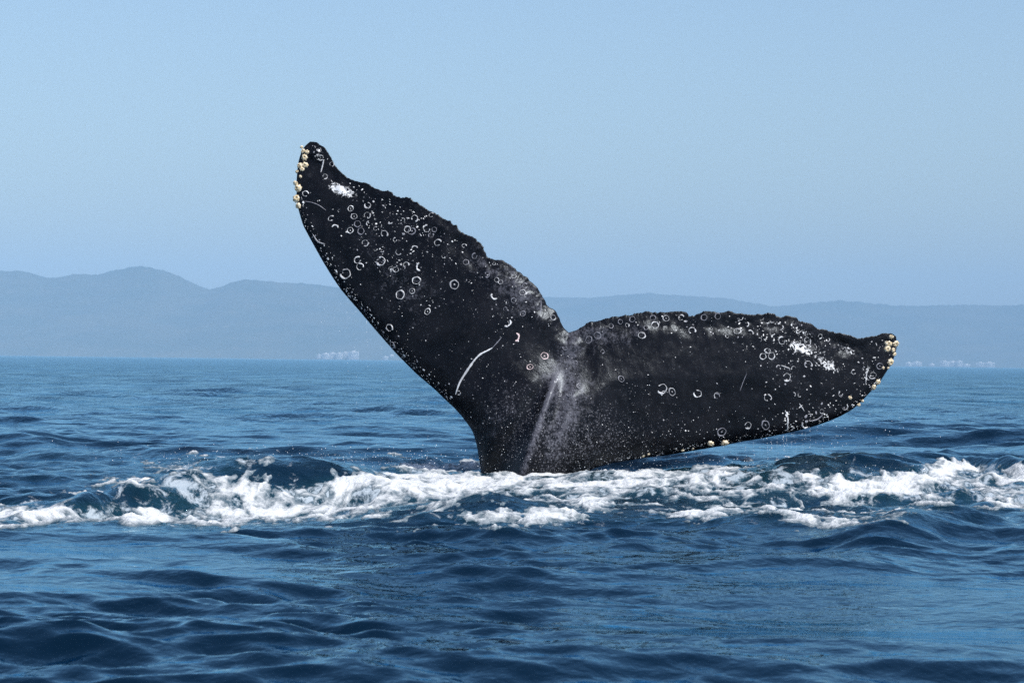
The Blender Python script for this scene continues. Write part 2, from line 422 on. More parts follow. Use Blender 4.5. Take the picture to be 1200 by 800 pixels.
# ------------------------------------------------------------------ hotels and houses on the far shore
def make_buildings():
    wall = Mat('white_render')
    co = wall.n('TexCoord').outputs['Object']
    wall.l(wall.mix(wall.noise(co, 0.2, 4), (0.60, 0.58, 0.57), (0.72, 0.70, 0.68)), wall.b.inputs['Base Color'])
    glass = Mat('dark_openings'); glass.b.inputs['Base Color'].default_value = (0.10, 0.11, 0.13, 1); glass.b.inputs['Roughness'].default_value = 0.25  # one even dark colour for the windows
    def box(V, T, x0, x1, y0, y1, z0, z1):
        b = len(V)
        for z in (z0, z1):
            V += [(x0, y0, z), (x1, y0, z), (x1, y1, z), (x0, y1, z)]
        T += [[b, b + 3, b + 2, b + 1], [b + 4, b + 5, b + 6, b + 7]]
        for i in range(4):
            j = (i + 1) % 4
            T.append([b + i, b + j, b + 4 + j, b + 4 + i])
    specs = [  # px left, px right, py top, depth, what it looks like
        (371.5, 375.5, 414.6, 11700, 'tiny pale house on the far shore, left of the white hotel row', 2),
        (377, 385.6, 413.8, 11700, 'low white hotel on the far shore at the left end of its row'),
        (385.8, 393, 412.8, 11720, 'white hotel block on the far shore, second from the left end of its row'),
        (393.3, 401.2, 413.2, 11700, 'white hotel block in the middle of the row left of the whale tail'),
        (401.4, 408.2, 412.2, 11730, 'white hotel block next to the tallest tower of the row left of the whale tail'),
        (408.4, 420, 411.4, 11700, 'tallest and rightmost white hotel of the row left of the whale tail'),
        (449, 454.5, 417.2, 11700, 'small white house on the far shore just beside the left fluke edge', 2),
        (456, 461, 415.0, 11750, 'pale house half hidden by the left fluke edge', 2),
        (1061, 1069, 424.3, 13700, 'low white hotel on the far shore nearest the right fluke tip'),
        (1069.8, 1080, 423.4, 13720, 'white hotel on the far shore, second from the right fluke tip'),
        (1089, 1095, 425.6, 13750, 'small pale house between two groups of hotels on the right shore', 2),
        (1102, 1112.4, 422.6, 13700, 'white hotel tower at the left end of the right shore row'),
        (1113, 1120, 422.6, 13720, 'white hotel block second in the right shore row'),
        (1120.8, 1128, 422.4, 13700, 'white hotel block third in the right shore row'),
        (1129, 1137, 426.0, 13720, 'low pale house in the gap of the right shore row', 2),
        (1145, 1153, 424.2, 13700, 'white hotel block left of the rightmost hotel on the shore'),
        (1153.8, 1165.5, 424.0, 13720, 'rightmost white hotel on the far shore'),
    ]
    for sp in specs:
        a, b, top, Y, label = sp[:5]; top = top + .7; a -= .15; b += .15; low = len(sp) > 5
        p0 = at_depth(np.array([a]), np.array([top]), np.array([float(Y)]))[0]
        p1 = at_depth(np.array([b]), np.array([top]), np.array([float(Y)]))[0]
        x0, x1 = p0[0], p1[0]; h = max((p0[2] + p1[2]) / 2, 9.0); w = x1 - x0; d = 18.0
        root = bpy.data.objects.new('house' if low else 'hotel', None); S.collection.objects.link(root)
        root.location = ((x0 + x1) / 2, Y, 0)
        tag(root, label, 'house' if low else 'hotel', 'white buildings on the far shore')
        V, T = [], []
        nf = max(2, int(h / 3.4))
        box(V, T, -w / 2, w / 2, 0, d, 0.0, h)
        for f in range(1, nf):                        # balcony slabs
            z = h * f / nf
            box(V, T, -w / 2 - .3, w / 2 + .3, -1.4, -0.01, z - .2, z + .7)
        mesh_obj('wall', V, T, wall.m, root, False)
        V, T = [], []
        for f in range(nf):
            for c in range(max(2, int(w / 5))):
                n = max(2, int(w / 5)); cx = -w / 2 + w * (c + .5) / n
                z = h * f / nf
                box(V, T, cx - w / n * .33, cx + w / n * .33, -0.12, -0.02, z + .8, z + h / nf - .4)
        o = mesh_obj('windows', V, T, glass.m, root, False); o['kind'] = 'stuff'
        V, T = [], []
        box(V, T, -w / 2 - .4, w / 2 + .4, -.4, d + .4, h + .01, h + .8)
        box(V, T, -w * .16, w * .2, d * .3, d * .7, h + .81, h + (2.0 if low else 3.6))
        mesh_obj('roof', V, T, wall.m, root, False)
make_buildings()

# ------------------------------------------------------------------ the whale's tail
DW = 21.4                 # distance of the tail from the camera
PM = F / DW               # picture pixels per metre there
LEAD_L = [(617, 720), (585, 716), (567, 690), (566, 640), (565, 590), (563, 547.5), (559, 522.5), (554, 505), (549, 498), (540, 486), (530, 475.5), (520, 466.5), (510, 456.5),
          (487.5, 437.5), (465, 415), (442.5, 389.5), (420, 363), (400, 340), (390, 325.5), (377.5, 305), (365, 282.5), (355, 264), (349.5, 245), (347.5, 232),
          (347.5, 210), (349.5, 190), (353, 178), (357, 171), (363.5, 166)]
TRAIL_L = [(666.5, 389.5), (661, 385), (656, 375), (651, 365), (641, 356), (635, 347), (627.5, 335), (617.5, 325), (605, 316), (597.5, 309.5), (587.5, 304.5), (572.5, 301.5), (567.5, 296),
           (562.5, 285), (552.5, 277), (542.5, 273.5), (532.5, 265), (525, 260), (515, 254), (505, 247.5), (492.5, 241), (485, 235), (477.5, 231), (470, 232.5), (464, 230.5), (456, 225.5),
           (450, 224), (442.5, 221), (430, 216), (417.5, 212), (407.5, 207.5), (397.5, 199.5), (391, 191), (385.5, 181), (379, 172.5), (371, 167), (363.5, 166)]
LEAD_R = [(617, 720), (650, 716), (668, 690), (671, 640), (672, 600), (675, 570), (681, 556.5), (695, 549), (712, 543.5), (732, 540), (757, 536), (780, 533.5), (815, 527.5), (847.5, 522), (865, 518), (890, 514),
          (915, 509), (937.5, 504), (955, 499), (970, 494), (985, 487.5), (1000, 479), (1010, 470), (1020, 459), (1030, 449), (1037.5, 437.5), (1045, 426), (1049, 415), (1051.5, 404), (1050, 394)]
TRAIL_R = [(666.5, 389.5), (677.5, 386), (690, 379), (702.5, 375), (717.5, 372), (732.5, 369.5), (750, 367.5), (765, 366), (780, 367), (790, 365.5), (800, 364.5), (804, 367.5), (807.5, 371.5), (815, 370),
           (825, 365.5), (840, 366), (857.5, 365), (872.5, 368), (890, 367.5), (907.5, 369), (915, 372), (922.5, 369.5), (935, 374.5), (947.5, 379.5), (962.5, 386), (980, 391), (995, 394), (1007.5, 397),
           (1020, 394), (1032.5, 390.5), (1045, 390), (1050, 394)]
# which leading point faces which trailing point (picture x/y pairs snapped to the curves)
PAIR_L = [((617, 720), (666.5, 389.5)), ((565, 600), (661, 385)), ((559, 522.5), (651, 365)), ((540, 486), (627.5, 335)), ((487.5, 437.5), (565, 290)), ((442.5, 389.5), (505, 247.5)),
          ((390, 325.5), (450, 224)), ((355, 264), (417.5, 212)), ((347.5, 210), (385.5, 181)), ((363.5, 166), (363.5, 166))]
PAIR_R = [((617, 720), (666.5, 389.5)), ((671, 640), (677.5, 386)), ((681, 556.5), (702.5, 375)), ((757, 536), (765, 366)), ((890, 514), (890, 367.5)), ((985, 487.5), (980, 391)),
          ((1030, 449), (1020, 394)), ((1050, 394), (1050, 394))]

def resample(pts, n=3000, sm=0, jag=0, seed=0):
    p = np.array(pts, float); L = np.concatenate([[0], np.cumsum(np.hypot(*np.diff(p, axis=0).T))])
    t = np.linspace(0, L[-1], n)
    q = np.stack([np.interp(t, L, p[:, 0]), np.interp(t, L, p[:, 1])], -1)
    if sm:
        w = int(sm / (L[-1] / n) * 2.5) * 2 + 1
        k = np.exp(-np.linspace(-2.5, 2.5, w) ** 2); k /= k.sum()
        e = q.copy()
        for c in (0, 1):
            a = np.concatenate([2 * q[0, c] - q[w // 2:0:-1, c], q[:, c], 2 * q[-1, c] - q[-2:-w // 2 - 1:-1, c]])
            e[:, c] = np.convolve(a, k, 'valid')[:n]
        q = e; q[0] = p[0]; q[-1] = p[-1]
    if jag:
        d = np.gradient(q, axis=0); nrm = np.stack([d[:, 1], -d[:, 0]], -1); nrm /= np.linalg.norm(nrm, axis=1)[:, None] + 1e-9
        j = jag * (0.9 * fbm(t / 9.0, t * 0, 2, seed) + 1.0 * np.abs(fbm(t / 3.6, t * 0 + 7, 2, seed + 3)) * (0.7 + fbm(t / 20, t * 0 + 3, 2, seed + 5)))
        env = np.minimum(1, np.minimum(t / 25, (L[-1] - t) / 25))
        q = q - nrm * (j * env)[:, None] * (-1 if seed % 2 else 1)
    return q
CL = resample(LEAD_L, sm=5); CTL = resample(TRAIL_L, sm=1.2, jag=2.1, seed=4)
CR = resample(LEAD_R, sm=4); CTR = resample(TRAIL_R, sm=1.2, jag=2.1, seed=9)
LEADS = np.concatenate([CL[::6], CR[::6]]); TRAILS = np.concatenate([CTL[::6], CTR[::6]])

def seg_dist(u, v, pts):
    out = np.full(u.shape, 1e9)
    for i in range(0, len(pts), 50):
        b = pts[i:i + 50]
        out = np.minimum(out, np.sqrt((u[..., None] - b[:, 0]) ** 2 + (v[..., None] - b[:, 1]) ** 2).min(-1))
    return out

def half_thick(u, v):
    dL = seg_dist(u, v, LEADS); dT = seg_dist(u, v, TRAILS)
    span = np.hypot(u - 640, v - 430)
    ax = 645 - 25 * (v - 430) / 120.0
    B = np.exp(-((u - ax) / 85.0) ** 2) * smooth(395, 560, v)
    H = np.interp(span, [0, 120, 330, 420], [0.13, 0.11, 0.045, 0.03]) + B * 0.26
    Rr = np.clip(H * PM * 1.5, 8, 80)
    q = 1 - np.minimum(dL / Rr, 1)
    return H * np.sqrt(np.clip(1 - q * q, 0, 1)) * np.minimum(1, dT / 75.0 + 0.02 * (dT > 0.5)) ** 0.75, dL, dT

def mid_depth(u, v):
    y = 0.07 * (551 - v) / PM
    y = y + 0.42 * smooth(0, 1, (640 - u) / 330.0) * 0.8 + 0.22 * (np.clip((u - 660) / 390.0, 0, 1)) ** 2
    return y

def keel(u, v):
    ax = 653 - 40 * (v - 437) / 115.0
    s = (u - ax) * 0.94
    k = smooth(432, 475, v)
    w = 4.5 + 5.5 * np.clip((v - 440) / 110, 0, 1)
    return k * (0.055 * np.exp(-(s / w) ** 2) - 0.045 * np.exp(-((s + 2.6 * w) / (1.7 * w)) ** 2) - 0.012 * np.exp(-((s - 2.4 * w) / (1.3 * w)) ** 2) + 0.018 * np.exp(-((s - 28) / 9.0) ** 2)
                + 0.012 * np.exp(-((s - 50) / 9.0) ** 2))

def relief(u, v, dT):
    e = np.exp(-(dT / 26.0))
    r = 0.006 * fbm(u / 22, v / 22, 4, 2) + 0.007 * e * fbm(u / 6.5, v / 6.5, 3, 7)
    r = r + 0.028 * np.exp(-((dT - 16) / 12.0) ** 2) * fbm(u / 30, v / 30, 2, 11)
    return r

def front(u, v):
    """point of the skin facing the camera, for picture position u, v"""
    u = np.asarray(u, float); v = np.asarray(v, float)
    h, dL, dT = half_thick(u, v)
    edge = np.minimum(1, np.minimum(dL, dT) / 9.0)
    y = DW + mid_depth(u, v) - h - edge * (keel(u, v) + relief(u, v, dT))
    return at_depth(u, v, y)

def frame_at(u, v):
    p = front(np.array([u, u + .8, u - .8, u, u]), np.array([v, v, v, v + .8, v - .8]))
    a = p[1] - p[2]; b = p[4] - p[3]
    n = np.cross(a, b); n /= np.linalg.norm(n)
    if n[1] > 0: n = -n
    x = a - n * (a @ n); x /= np.linalg.norm(x)
    return p[0], x, np.cross(n, x), n      # point, right, up, outward

def blob(u, v, c, r, rot=0.0):
    a = math.radians(rot); du = u - c[0]; dv = v - c[1]
    x = du * math.cos(a) + dv * math.sin(a); y = -du * math.sin(a) + dv * math.cos(a)
    return np.exp(-((x / r[0]) ** 2 + (y / r[1]) ** 2))

whale = bpy.data.objects.new('whale', None); S.collection.objects.link(whale)
whale.location = (0.18, DW, 0)
tag(whale, 'dark whale tail raised out of the sea, its flukes covered in pale rings and barnacles', 'whale')
whale_inv = Matrix.Translation(-whale.location)
WL = np.array(whale.location)

def make_tail():
    m = Mat('whale_skin'); co = m.n('TexCoord').outputs['Object']
    mott_highlight = m.attr('mottle_highlight'); white = m.attr('scuff'); speck = m.attr('speckle')
    a = m.noise(co, 3.5, 7, 0.68, 0.5); b = m.noise(co, 16.0, 6, 0.7, 0.4); c = m.noise(co, 70.0, 4, 0.65); d = m.noise(co, 38.0, 5, 0.7, 0.8)
    base = m.mix(m.ramp(a, 0.35, 0.7), (0.002, 0.002, 0.003), (0.0075, 0.0072, 0.009))
    base = m.mix(m.math('MULTIPLY', m.ramp(b, 0.55, 0.75), 0.4), base, (0.016, 0.0155, 0.019))
    gm = m.math('MULTIPLY', m.ramp(m.math('ADD', m.math('ADD', m.math('MULTIPLY', b, .55), m.math('MULTIPLY', c, .45)), m.math('MULTIPLY', mott_highlight, 0.24)), 0.59, 0.80), 0.85)
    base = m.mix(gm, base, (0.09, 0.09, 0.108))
    vo = m.n('TexVoronoi', Scale=42.0); m.l(co, vo.inputs['Vector'])
    vo2 = m.n('TexVoronoi', Scale=85.0); m.l(co, vo2.inputs['Vector'])
    s1 = m.math('MULTIPLY', m.math('LESS_THAN', vo.outputs['Distance'], m.math('MULTIPLY', m.math('SUBTRACT', m.math('ADD', a, m.math('MULTIPLY', speck, .35)), 0.52), 0.5)), 0.8)
    s2 = m.math('MULTIPLY', m.math('LESS_THAN', vo2.outputs['Distance'], m.math('MULTIPLY', m.math('SUBTRACT', m.math('ADD', b, m.math('MULTIPLY', speck, .35)), 0.58), 0.55)), 0.7)
    sp = m.math('MULTIPLY', m.math('MAXIMUM', s1, s2), m.ramp(speck, 0.1, 0.6))
    base = m.mix(m.math('MULTIPLY', sp, 0.4), base, (0.22, 0.22, 0.25))
    wf = m.ramp(m.math('ADD', m.math('ADD', m.math('MULTIPLY', d, .9), m.math('MULTIPLY', c, .1)), m.math('MULTIPLY', white, 0.30)), 0.69, 0.80)
    wf = m.math('MULTIPLY', wf, m.ramp(white, 0.08, 0.3))
    base = m.mix(wf, base, (0.78, 0.78, 0.79))
    m.l(base, m.b.inputs['Base Color'])
    m.l(m.ramp(b, 0.3, 0.7, 0.20, 0.33), m.b.inputs['Roughness'])
    m.b.inputs['Specular IOR Level'].default_value = 0.18; m.b.inputs['Specular Tint'].default_value = (0.8, 0.9, 1, 1)
    h = m.math('ADD', m.math('MULTIPLY', b, 0.006), m.math('ADD', m.math('MULTIPLY', c, 0.0016), m.math('MULTIPLY', d, 0.0025)))
    m.l(m.bump(h, 0.5, 1.0), m.b.inputs['Normal'])

    us, vs, faces, off = [], [], [], 0
    Vall = []; A = {'mottle_highlight': [], 'scuff': [], 'speckle': []}
    for C, CT, pairs, nt_ in ((CL, CTL, PAIR_L, 620), (CR, CTR, PAIR_R, 620)):
        def snap(curve, p): return np.hypot(curve[:, 0] - p[0], curve[:, 1] - p[1]).argmin()
        ia = np.array([snap(C, p[0]) for p in pairs], float); ib = np.array([snap(CT, p[1]) for p in pairs], float)
        ia[0] = ib[0] = 0; ia[-1] = ib[-1] = len(C) - 1
        kk = np.linspace(0, 1, len(pairs)); w = np.diff(ib); kk = np.concatenate([[0], np.cumsum(np.maximum(w, 60))]); kk /= kk[-1]
        t = np.linspace(0, 1, nt_); t = 1 - (1 - t) ** 1.0
        la = np.interp(t, kk, ia); lb = np.interp(t, kk, ib)
        g = np.exp(-np.linspace(-2, 2, 31) ** 2); g /= g.sum()
        la = np.convolve(np.concatenate([2 * la[0] - la[15:0:-1], la, 2 * la[-1] - la[-2:-17:-1]]), g, 'valid')
        L = np.stack([np.interp(la, np.arange(len(C)), C[:, i]) for i in (0, 1)], -1)
        T = np.stack([np.interp(lb, np.arange(len(CT)), CT[:, i]) for i in (0, 1)], -1)
        ns = 90
        s = np.linspace(0, 1, ns); s = 0.5 - 0.5 * np.cos(np.pi * s) 
        U = L[:, None, 0] * (1 - s) + T[:, None, 0] * s; Vv = L[:, None, 1] * (1 - s) + T[:, None, 1] * s
        h, dL, dT = half_thick(U, Vv)
        edge_m = np.zeros_like(h, bool); edge_m[:, 0] = edge_m[:, -1] = True; edge_m[-1, :] = True
        h = np.where(edge_m, 0, h)
        Pf = front(U, Vv); Pb = at_depth(U, Vv, DW + mid_depth(U, Vv) + h)
        Pm = at_depth(U, Vv, DW + mid_depth(U, Vv))
        Pf = np.where(edge_m[..., None], Pm, Pf)
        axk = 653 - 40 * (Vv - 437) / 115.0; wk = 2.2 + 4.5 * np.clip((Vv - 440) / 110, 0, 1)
        keel_highlight = 0.95 * smooth(432, 448, Vv) * np.exp(-((U - axk) / wk) ** 2) + .3 * smooth(440, 470, Vv) * np.exp(-((U - axk - 30) / 14.0) ** 2)  # light on the keel ridge and its right side, painted into the skin grey
        mo = (0.75 * blob(U, Vv, (655, 440), (24, 26)) + keel_highlight + 0.45 * blob(U, Vv, (655, 500), (22, 55), 12) + 0.3 * blob(U, Vv, (690, 480), (45, 60)) + 0.8 * blob(U, Vv, (612, 345), (46, 26), 45)
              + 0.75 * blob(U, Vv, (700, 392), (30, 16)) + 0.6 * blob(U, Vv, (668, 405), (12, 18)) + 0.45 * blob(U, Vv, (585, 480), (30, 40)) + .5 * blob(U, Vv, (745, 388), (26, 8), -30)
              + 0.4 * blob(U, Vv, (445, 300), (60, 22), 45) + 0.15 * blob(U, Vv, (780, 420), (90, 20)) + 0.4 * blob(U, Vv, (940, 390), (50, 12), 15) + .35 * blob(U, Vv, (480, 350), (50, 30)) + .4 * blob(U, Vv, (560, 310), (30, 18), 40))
        wh = (1.05 * blob(U, Vv, (396, 222), (15, 8), 25) + 0.54 * blob(U, Vv, (992, 409), (17, 6), 18) + 0.6 * blob(U, Vv, (973, 430), (16, 6), 25) + 0.65 * blob(U, Vv, (938, 388), (16, 5), 20)
              + 0.65 * blob(U, Vv, (903, 378), (22, 3.2), 4) + .7 * blob(U, Vv, (934, 405), (14, 7), 20) + .5 * blob(U, Vv, (960, 415), (34, 14), 20) + .55 * blob(U, Vv, (373, 180), (9, 9))
              + .6 * blob(U, Vv, (1016, 438), (8, 14)) + .5 * blob(U, Vv, (652, 445), (10, 10)) + .45 * blob(U, Vv, (412, 226), (16, 6), 20) + .55 * blob(U, Vv, (790, 387), (13, 2.5), -22))
        spk = (1.0 * blob(U, Vv, (650, 520), (80, 60)) + 0.8 * blob(U, Vv, (720, 515), (80, 36)) + .5 * blob(U, Vv, (600, 470), (60, 60)) + .45 * blob(U, Vv, (500, 270), (110, 40), 40) + .3
               + .5 * blob(U, Vv, (930, 420), (90, 40)) + .3 * blob(U, Vv, (450, 330), (100, 40), 50))
        nt2, ns2 = U.shape
        Vall += [Pf.reshape(-1, 3), Pb.reshape(-1, 3)]
        for P_, back in ((0, False), (nt2 * ns2, True)):
            q = grid_quads(nt2, ns2) + off + P_
            faces.append(q if back else q[:, ::-1])
            for k, vv in (('mottle_highlight', mo), ('scuff', wh), ('speckle', spk)): A[k].append(vv.ravel())
        off += 2 * nt2 * ns2
    V = np.concatenate(Vall) - WL; Q = np.concatenate(faces)
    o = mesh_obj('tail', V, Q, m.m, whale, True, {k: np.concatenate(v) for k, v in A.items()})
    import bmesh
    bm = bmesh.new(); bm.from_mesh(o.data)
    bmesh.ops.remove_doubles(bm, verts=bm.verts, dist=0.0006)
    bmesh.ops.dissolve_degenerate(bm, edges=bm.edges, dist=0.0002)
    bmesh.ops.recalc_face_normals(bm, faces=bm.faces)
    bm.to_mesh(o.data); bm.free()
    print('tail', len(o.data.polygons))
make_tail()

scar_m = Mat('pale_scar'); _c = scar_m.n('TexCoord').outputs['Object']
_oi = scar_m.n('ObjectInfo').outputs['Random']
_n = scar_m.noise(_c, 2.2, 3)
_sc = scar_m.mix(scar_m.ramp(_n, 0.36, 0.62), (0.26, 0.26, 0.28), (0.82, 0.82, 0.82))
scar_m.l(scar_m.mix(scar_m.math('MULTIPLY', _oi, 0.55), _sc, (0.13, 0.13, 0.15)), scar_m.b.inputs['Base Color'])
scar_m.b.inputs['Roughness'].default_value = 0.5
dim_m = Mat('grey_scar'); dim_m.b.inputs['Base Color'].default_value = (0.19, 0.19, 0.22, 1); dim_m.b.inputs['Roughness'].default_value = 0.5
pink_m = Mat('pinkish_scar'); pink_m.b.inputs['Base Color'].default_value = (0.62, 0.48, 0.48, 1)

def ring_mesh(seed, gaps, wid, dot):
    """a low raised welt in the form of a ring of unit radius, thickened and broken unevenly, lying in its local XY plane"""
    r = random.Random(seed); N = 26; V, Q = [], []
    ph = [r.random() * 6.28 for _ in range(4)]
    keep = []
    for i in range(N):
        a = 6.2832 * i / N
        w = wid * (0.75 + 0.45 * math.sin(a + ph[0]) + 0.25 * math.sin(3 * a + ph[1]))
        w = max(w, 0.07); rad = 1 + 0.05 * math.sin(2 * a + ph[2]) + 0.04 * math.sin(5 * a + ph[3])
        for rr, z in ((rad - w, -0.05), (rad - w * .5, .11), (rad + w * .5, .11), (rad + w, -0.05)):
            V.append((rr * math.cos(a), rr * math.sin(a), z))
        keep.append(not any((a - g0) % 6.2832 < g1 for g0, g1 in gaps))
    for i in range(N):
        if not keep[i]: continue
        j = (i + 1) % N
        for k in range(3): Q.append([4 * i + k, 4 * i + k + 1, 4 * j + k + 1, 4 * j + k])
    if dot:
        b = len(V); V.append((0, 0, .12))
        for i in range(6): V.append((.24 * math.cos(i * 1.047), .2 * math.sin(i * 1.047), -.03))
        for i in range(6): Q.append([b, b + 1 + i, b + 1 + (i + 1) % 6, b + 1 + (i + 1) % 6])
    me = bpy.data.meshes.new('ring_scar')
    me.from_pydata(V, [], [q if q[2] != q[3] else q[:3] for q in Q])
    return me
RINGS = {
    'full': [ring_mesh(s, [], .15, False) for s in (1, 2, 3)], 'dot': [ring_mesh(s, [], .15, True) for s in (4, 5)],
    'gap': [ring_mesh(6, [(1.0, 1.0)], .17, False), ring_mesh(7, [(3.5, .9), (0.3, .6)], .16, False), ring_mesh(8, [(5.0, 1.3)], .19, False)],
    'arc': [ring_mesh(9, [(0.2, 3.4)], .2, False), ring_mesh(10, [(3.6, 3.0)], .18, False)],
}
ring_list = """381 207 3 g;411 244.5 3.5 d;415 253.7 3.6 d;431 241 3.8 g;430.5 252.5 3.8 g;388 256 3.4 g;392.5 267 3.5 a;410.5 270 3.7 d;419 262.5 3.6 f-;423 271 4 f-;428 285 4 g;450.5 274 4 g;477.5 268.8 3.9 f;482.5 271 4 d-;
500 268 3.8 g;509 269 3 f-;505 276 3 g-;505.5 252 2.8 g;513 284.3 3.9 g;467.5 295 3.7 a;486 291 3.2 a;419 304.7 3.8 g;422 312.5 4 g;446.5 306 4.8 g;492.5 312.5 4.8 a;488 328.7 4.8 f;532.5 333.5 5 d;405 321 5.8 g;
389 192.5 2.6 g;486 256 3.8 g;546 307.3 3.4 f-;582 328 2.7 f;586.5 330.6 2.5 f;602 324 2.6 f;579 309 1.8 f;615 335 3 g-;358 227 3.2 g;376 185 3.2 g;374 176 2.5 g;469 345.5 5.1 f;501 365 3.6 d;612.5 343 3.5 f;612.5 367.5 3.2 d-;
648 372 3 f;594 378 4.5 a;456.5 384 3.8 g;580 346.5 4 a;483 341 3.2 d;460 404 3.4 g-;537.5 460 2.6 g;604 395 4.6 ap;638 417 4.2 dp;621 430 3.5 dp;752 393 4 f;741 374 3.3 f-;765 372.5 3.1 f-;780.5 373 3.5 d;798 372 3.3 g;767.5 381 4 f;
811 387.3 3.7 g;825 372 3.6 f-;841 370.5 3.4 f-;864 388.2 4 f;776 455.5 5.6 g;787.5 459 4.3 d;779 461.5 4 a;817.5 461.2 4.3 g;840.7 464 3.8 a;845.7 506 5 d-;876.5 498.3 3.8 g;728 444 3.7 d-;679.5 452 3.3 d-;757 384 2.6 f-;667 462 2.8 d-;
879.5 390 3.2 a;916 399 4.3 g;946 400 4.2 g;899.3 411 3.3 f;894 417.5 3.9 f;904 417 3.8 f;947 427 4.2 g;922 442 4.5 g;899.7 466 3.9 g;989.5 476 3.9 a;897 498 5 d-;1022.5 440 3.8 g;944 497.5 4 a;1031 429 3.6 d-;840 464 3 g-;
662 408 2.6 g-;674 425 2.6 f-;655 462 2.8 d-;700 393 4 f-;690 398 3.6 f-;566 268.5 0 f;544 288 2.4 g;602 352 3 f-;592 362 2.2 g-;571 322 3 g-;556 300 3 g-;432 262 2.6 a;440 268 2.2 g;458 260 2.2 a;472 258 2.4 a;463 281 2.2 g;520 300 2.2 a;
448 294 1.8 a;440 292 1.8 a;408 228 2.6 g;398 247 2 a;476 310 3 g;464 316 3 g;458 315 2.4 g;905 390 3 a;915 384 3 a;930 432 2.8 a;912 430 2 a;868 372 2.6 a;963 482 2.6 g;985 462 2.6 g;930 462 2.2 a;937 462.5 2.4 a;1000 436 2.4 g;
706 412 2.2 g-;716 382 2.6 f-;727 377 2.6 f-;735 381 2.2 g;771 378 2.2 a;833 385 2 g;852 394 1.8 g;875 380 2.6 a;890 398 2.4 a;961 394 2.6 g;955 407 2 a;970 398 2.2 a""".replace('\n', '')
kinds = {'f': 'full', 'd': 'dot', 'g': 'gap', 'a': 'arc'}
for it, ent in enumerate(ring_list.split(';')):
    p = ent.split()
    if float(p[2]) < 1: continue
    u, v, r, k = float(p[0]), float(p[1]), float(p[2]), p[3]
    me = RINGS[kinds[k[0]]][it % len(RINGS[kinds[k[0]]])]
    pos, ax, up, nr = frame_at(u, v)
    o = bpy.data.objects.new('ring_scar', me); S.collection.objects.link(o); o.parent = whale
    a = random.random() * 6.28; s = r / PM
    x = ax * math.cos(a) + up * math.sin(a); y = -ax * math.sin(a) + up * math.cos(a)
    pos = pos + nr * 0.003 - WL
    el = 0.85 + 0.25 * random.random()
    o.matrix_local = Matrix(((x[0] * s, y[0] * s * el, nr[0] * s, pos[0]), (x[1] * s, y[1] * s * el, nr[1] * s, pos[1]), (x[2] * s, y[2] * s * el, nr[2] * s, pos[2]), (0, 0, 0, 1)))
    if not me.materials: me.materials.append(scar_m.m)
    if len(k) > 1:
        o.material_slots[0].link = 'OBJECT'; o.material_slots[0].material = dim_m.m if k[1] == '-' else pink_m.m

# long scratches: low welts following the skin
def scratch(pts, w0, mat, name='scratch'):
    P = resample(pts, 40, sm=4) if len(pts) > 2 else resample(pts, 16)
    V, Q = [], []
    n = len(P)
    for i, (u, v) in enumerate(P):
        d = P[min(i + 1, n - 1)] - P[max(i - 1, 0)]; d = d / (np.hypot(*d) + 1e-9)
        w = w0 * (0.25 + 0.75 * math.sin(math.pi * min(1, max(0, (i + .6) / n))) ** .5) * (0.75 + 0.5 * random.random())
        for k, (q, lift) in enumerate(((-w, -.001), (-w * .4, .005), (w * .4, .005), (w, -.001))):
            uu, vv = u - d[1] * q, v + d[0] * q
            pos, ax, up, nr = frame_at(uu, vv)
            V.append(pos + nr * lift - WL)
        if i:
            for k in range(3): Q.append([4 * (i - 1) + k, 4 * (i - 1) + k + 1, 4 * i + k + 1, 4 * i + k])
    return mesh_obj(name, V, Q, mat.m, whale)
scratch([(534, 462), (535.5, 456), (539, 447), (546, 436), (556, 421.5), (563, 414.5), (571, 411), (577, 407.5)], 1.25, scar_m)['label'] = 'long curved white scratch'
scratch([(577, 407.5), (582, 402), (588, 395)], 0.6, dim_m)
scratch([(379.5, 187), (378, 194), (376, 202)], 1.0, scar_m)
scratch([(357, 236), (365, 237), (374, 240.5), (382, 246.5)], .5, dim_m)
scratch([(875, 437.5), (871, 447), (867, 458)], .4, dim_m)
scratch([(920, 480.5), (923, 487), (923.5, 494), (922.5, 502)], .8, scar_m)
scratch([(936.5, 472.5), (939.5, 477), (942.5, 481.5)], .7, scar_m)
scratch([(1017.5, 431), (1015, 440), (1014.5, 450)], .6, scar_m)
scratch([(915, 428), (921, 430), (926, 432)], .8, scar_m)
scratch([(630, 372), (634, 366), (634, 352)], .5, dim_m)
scratch([(950, 493), (958, 492), (964, 486)], .9, dim_m)
scratch([(367, 275), (372, 284), (381, 286)], .9, scar_m)

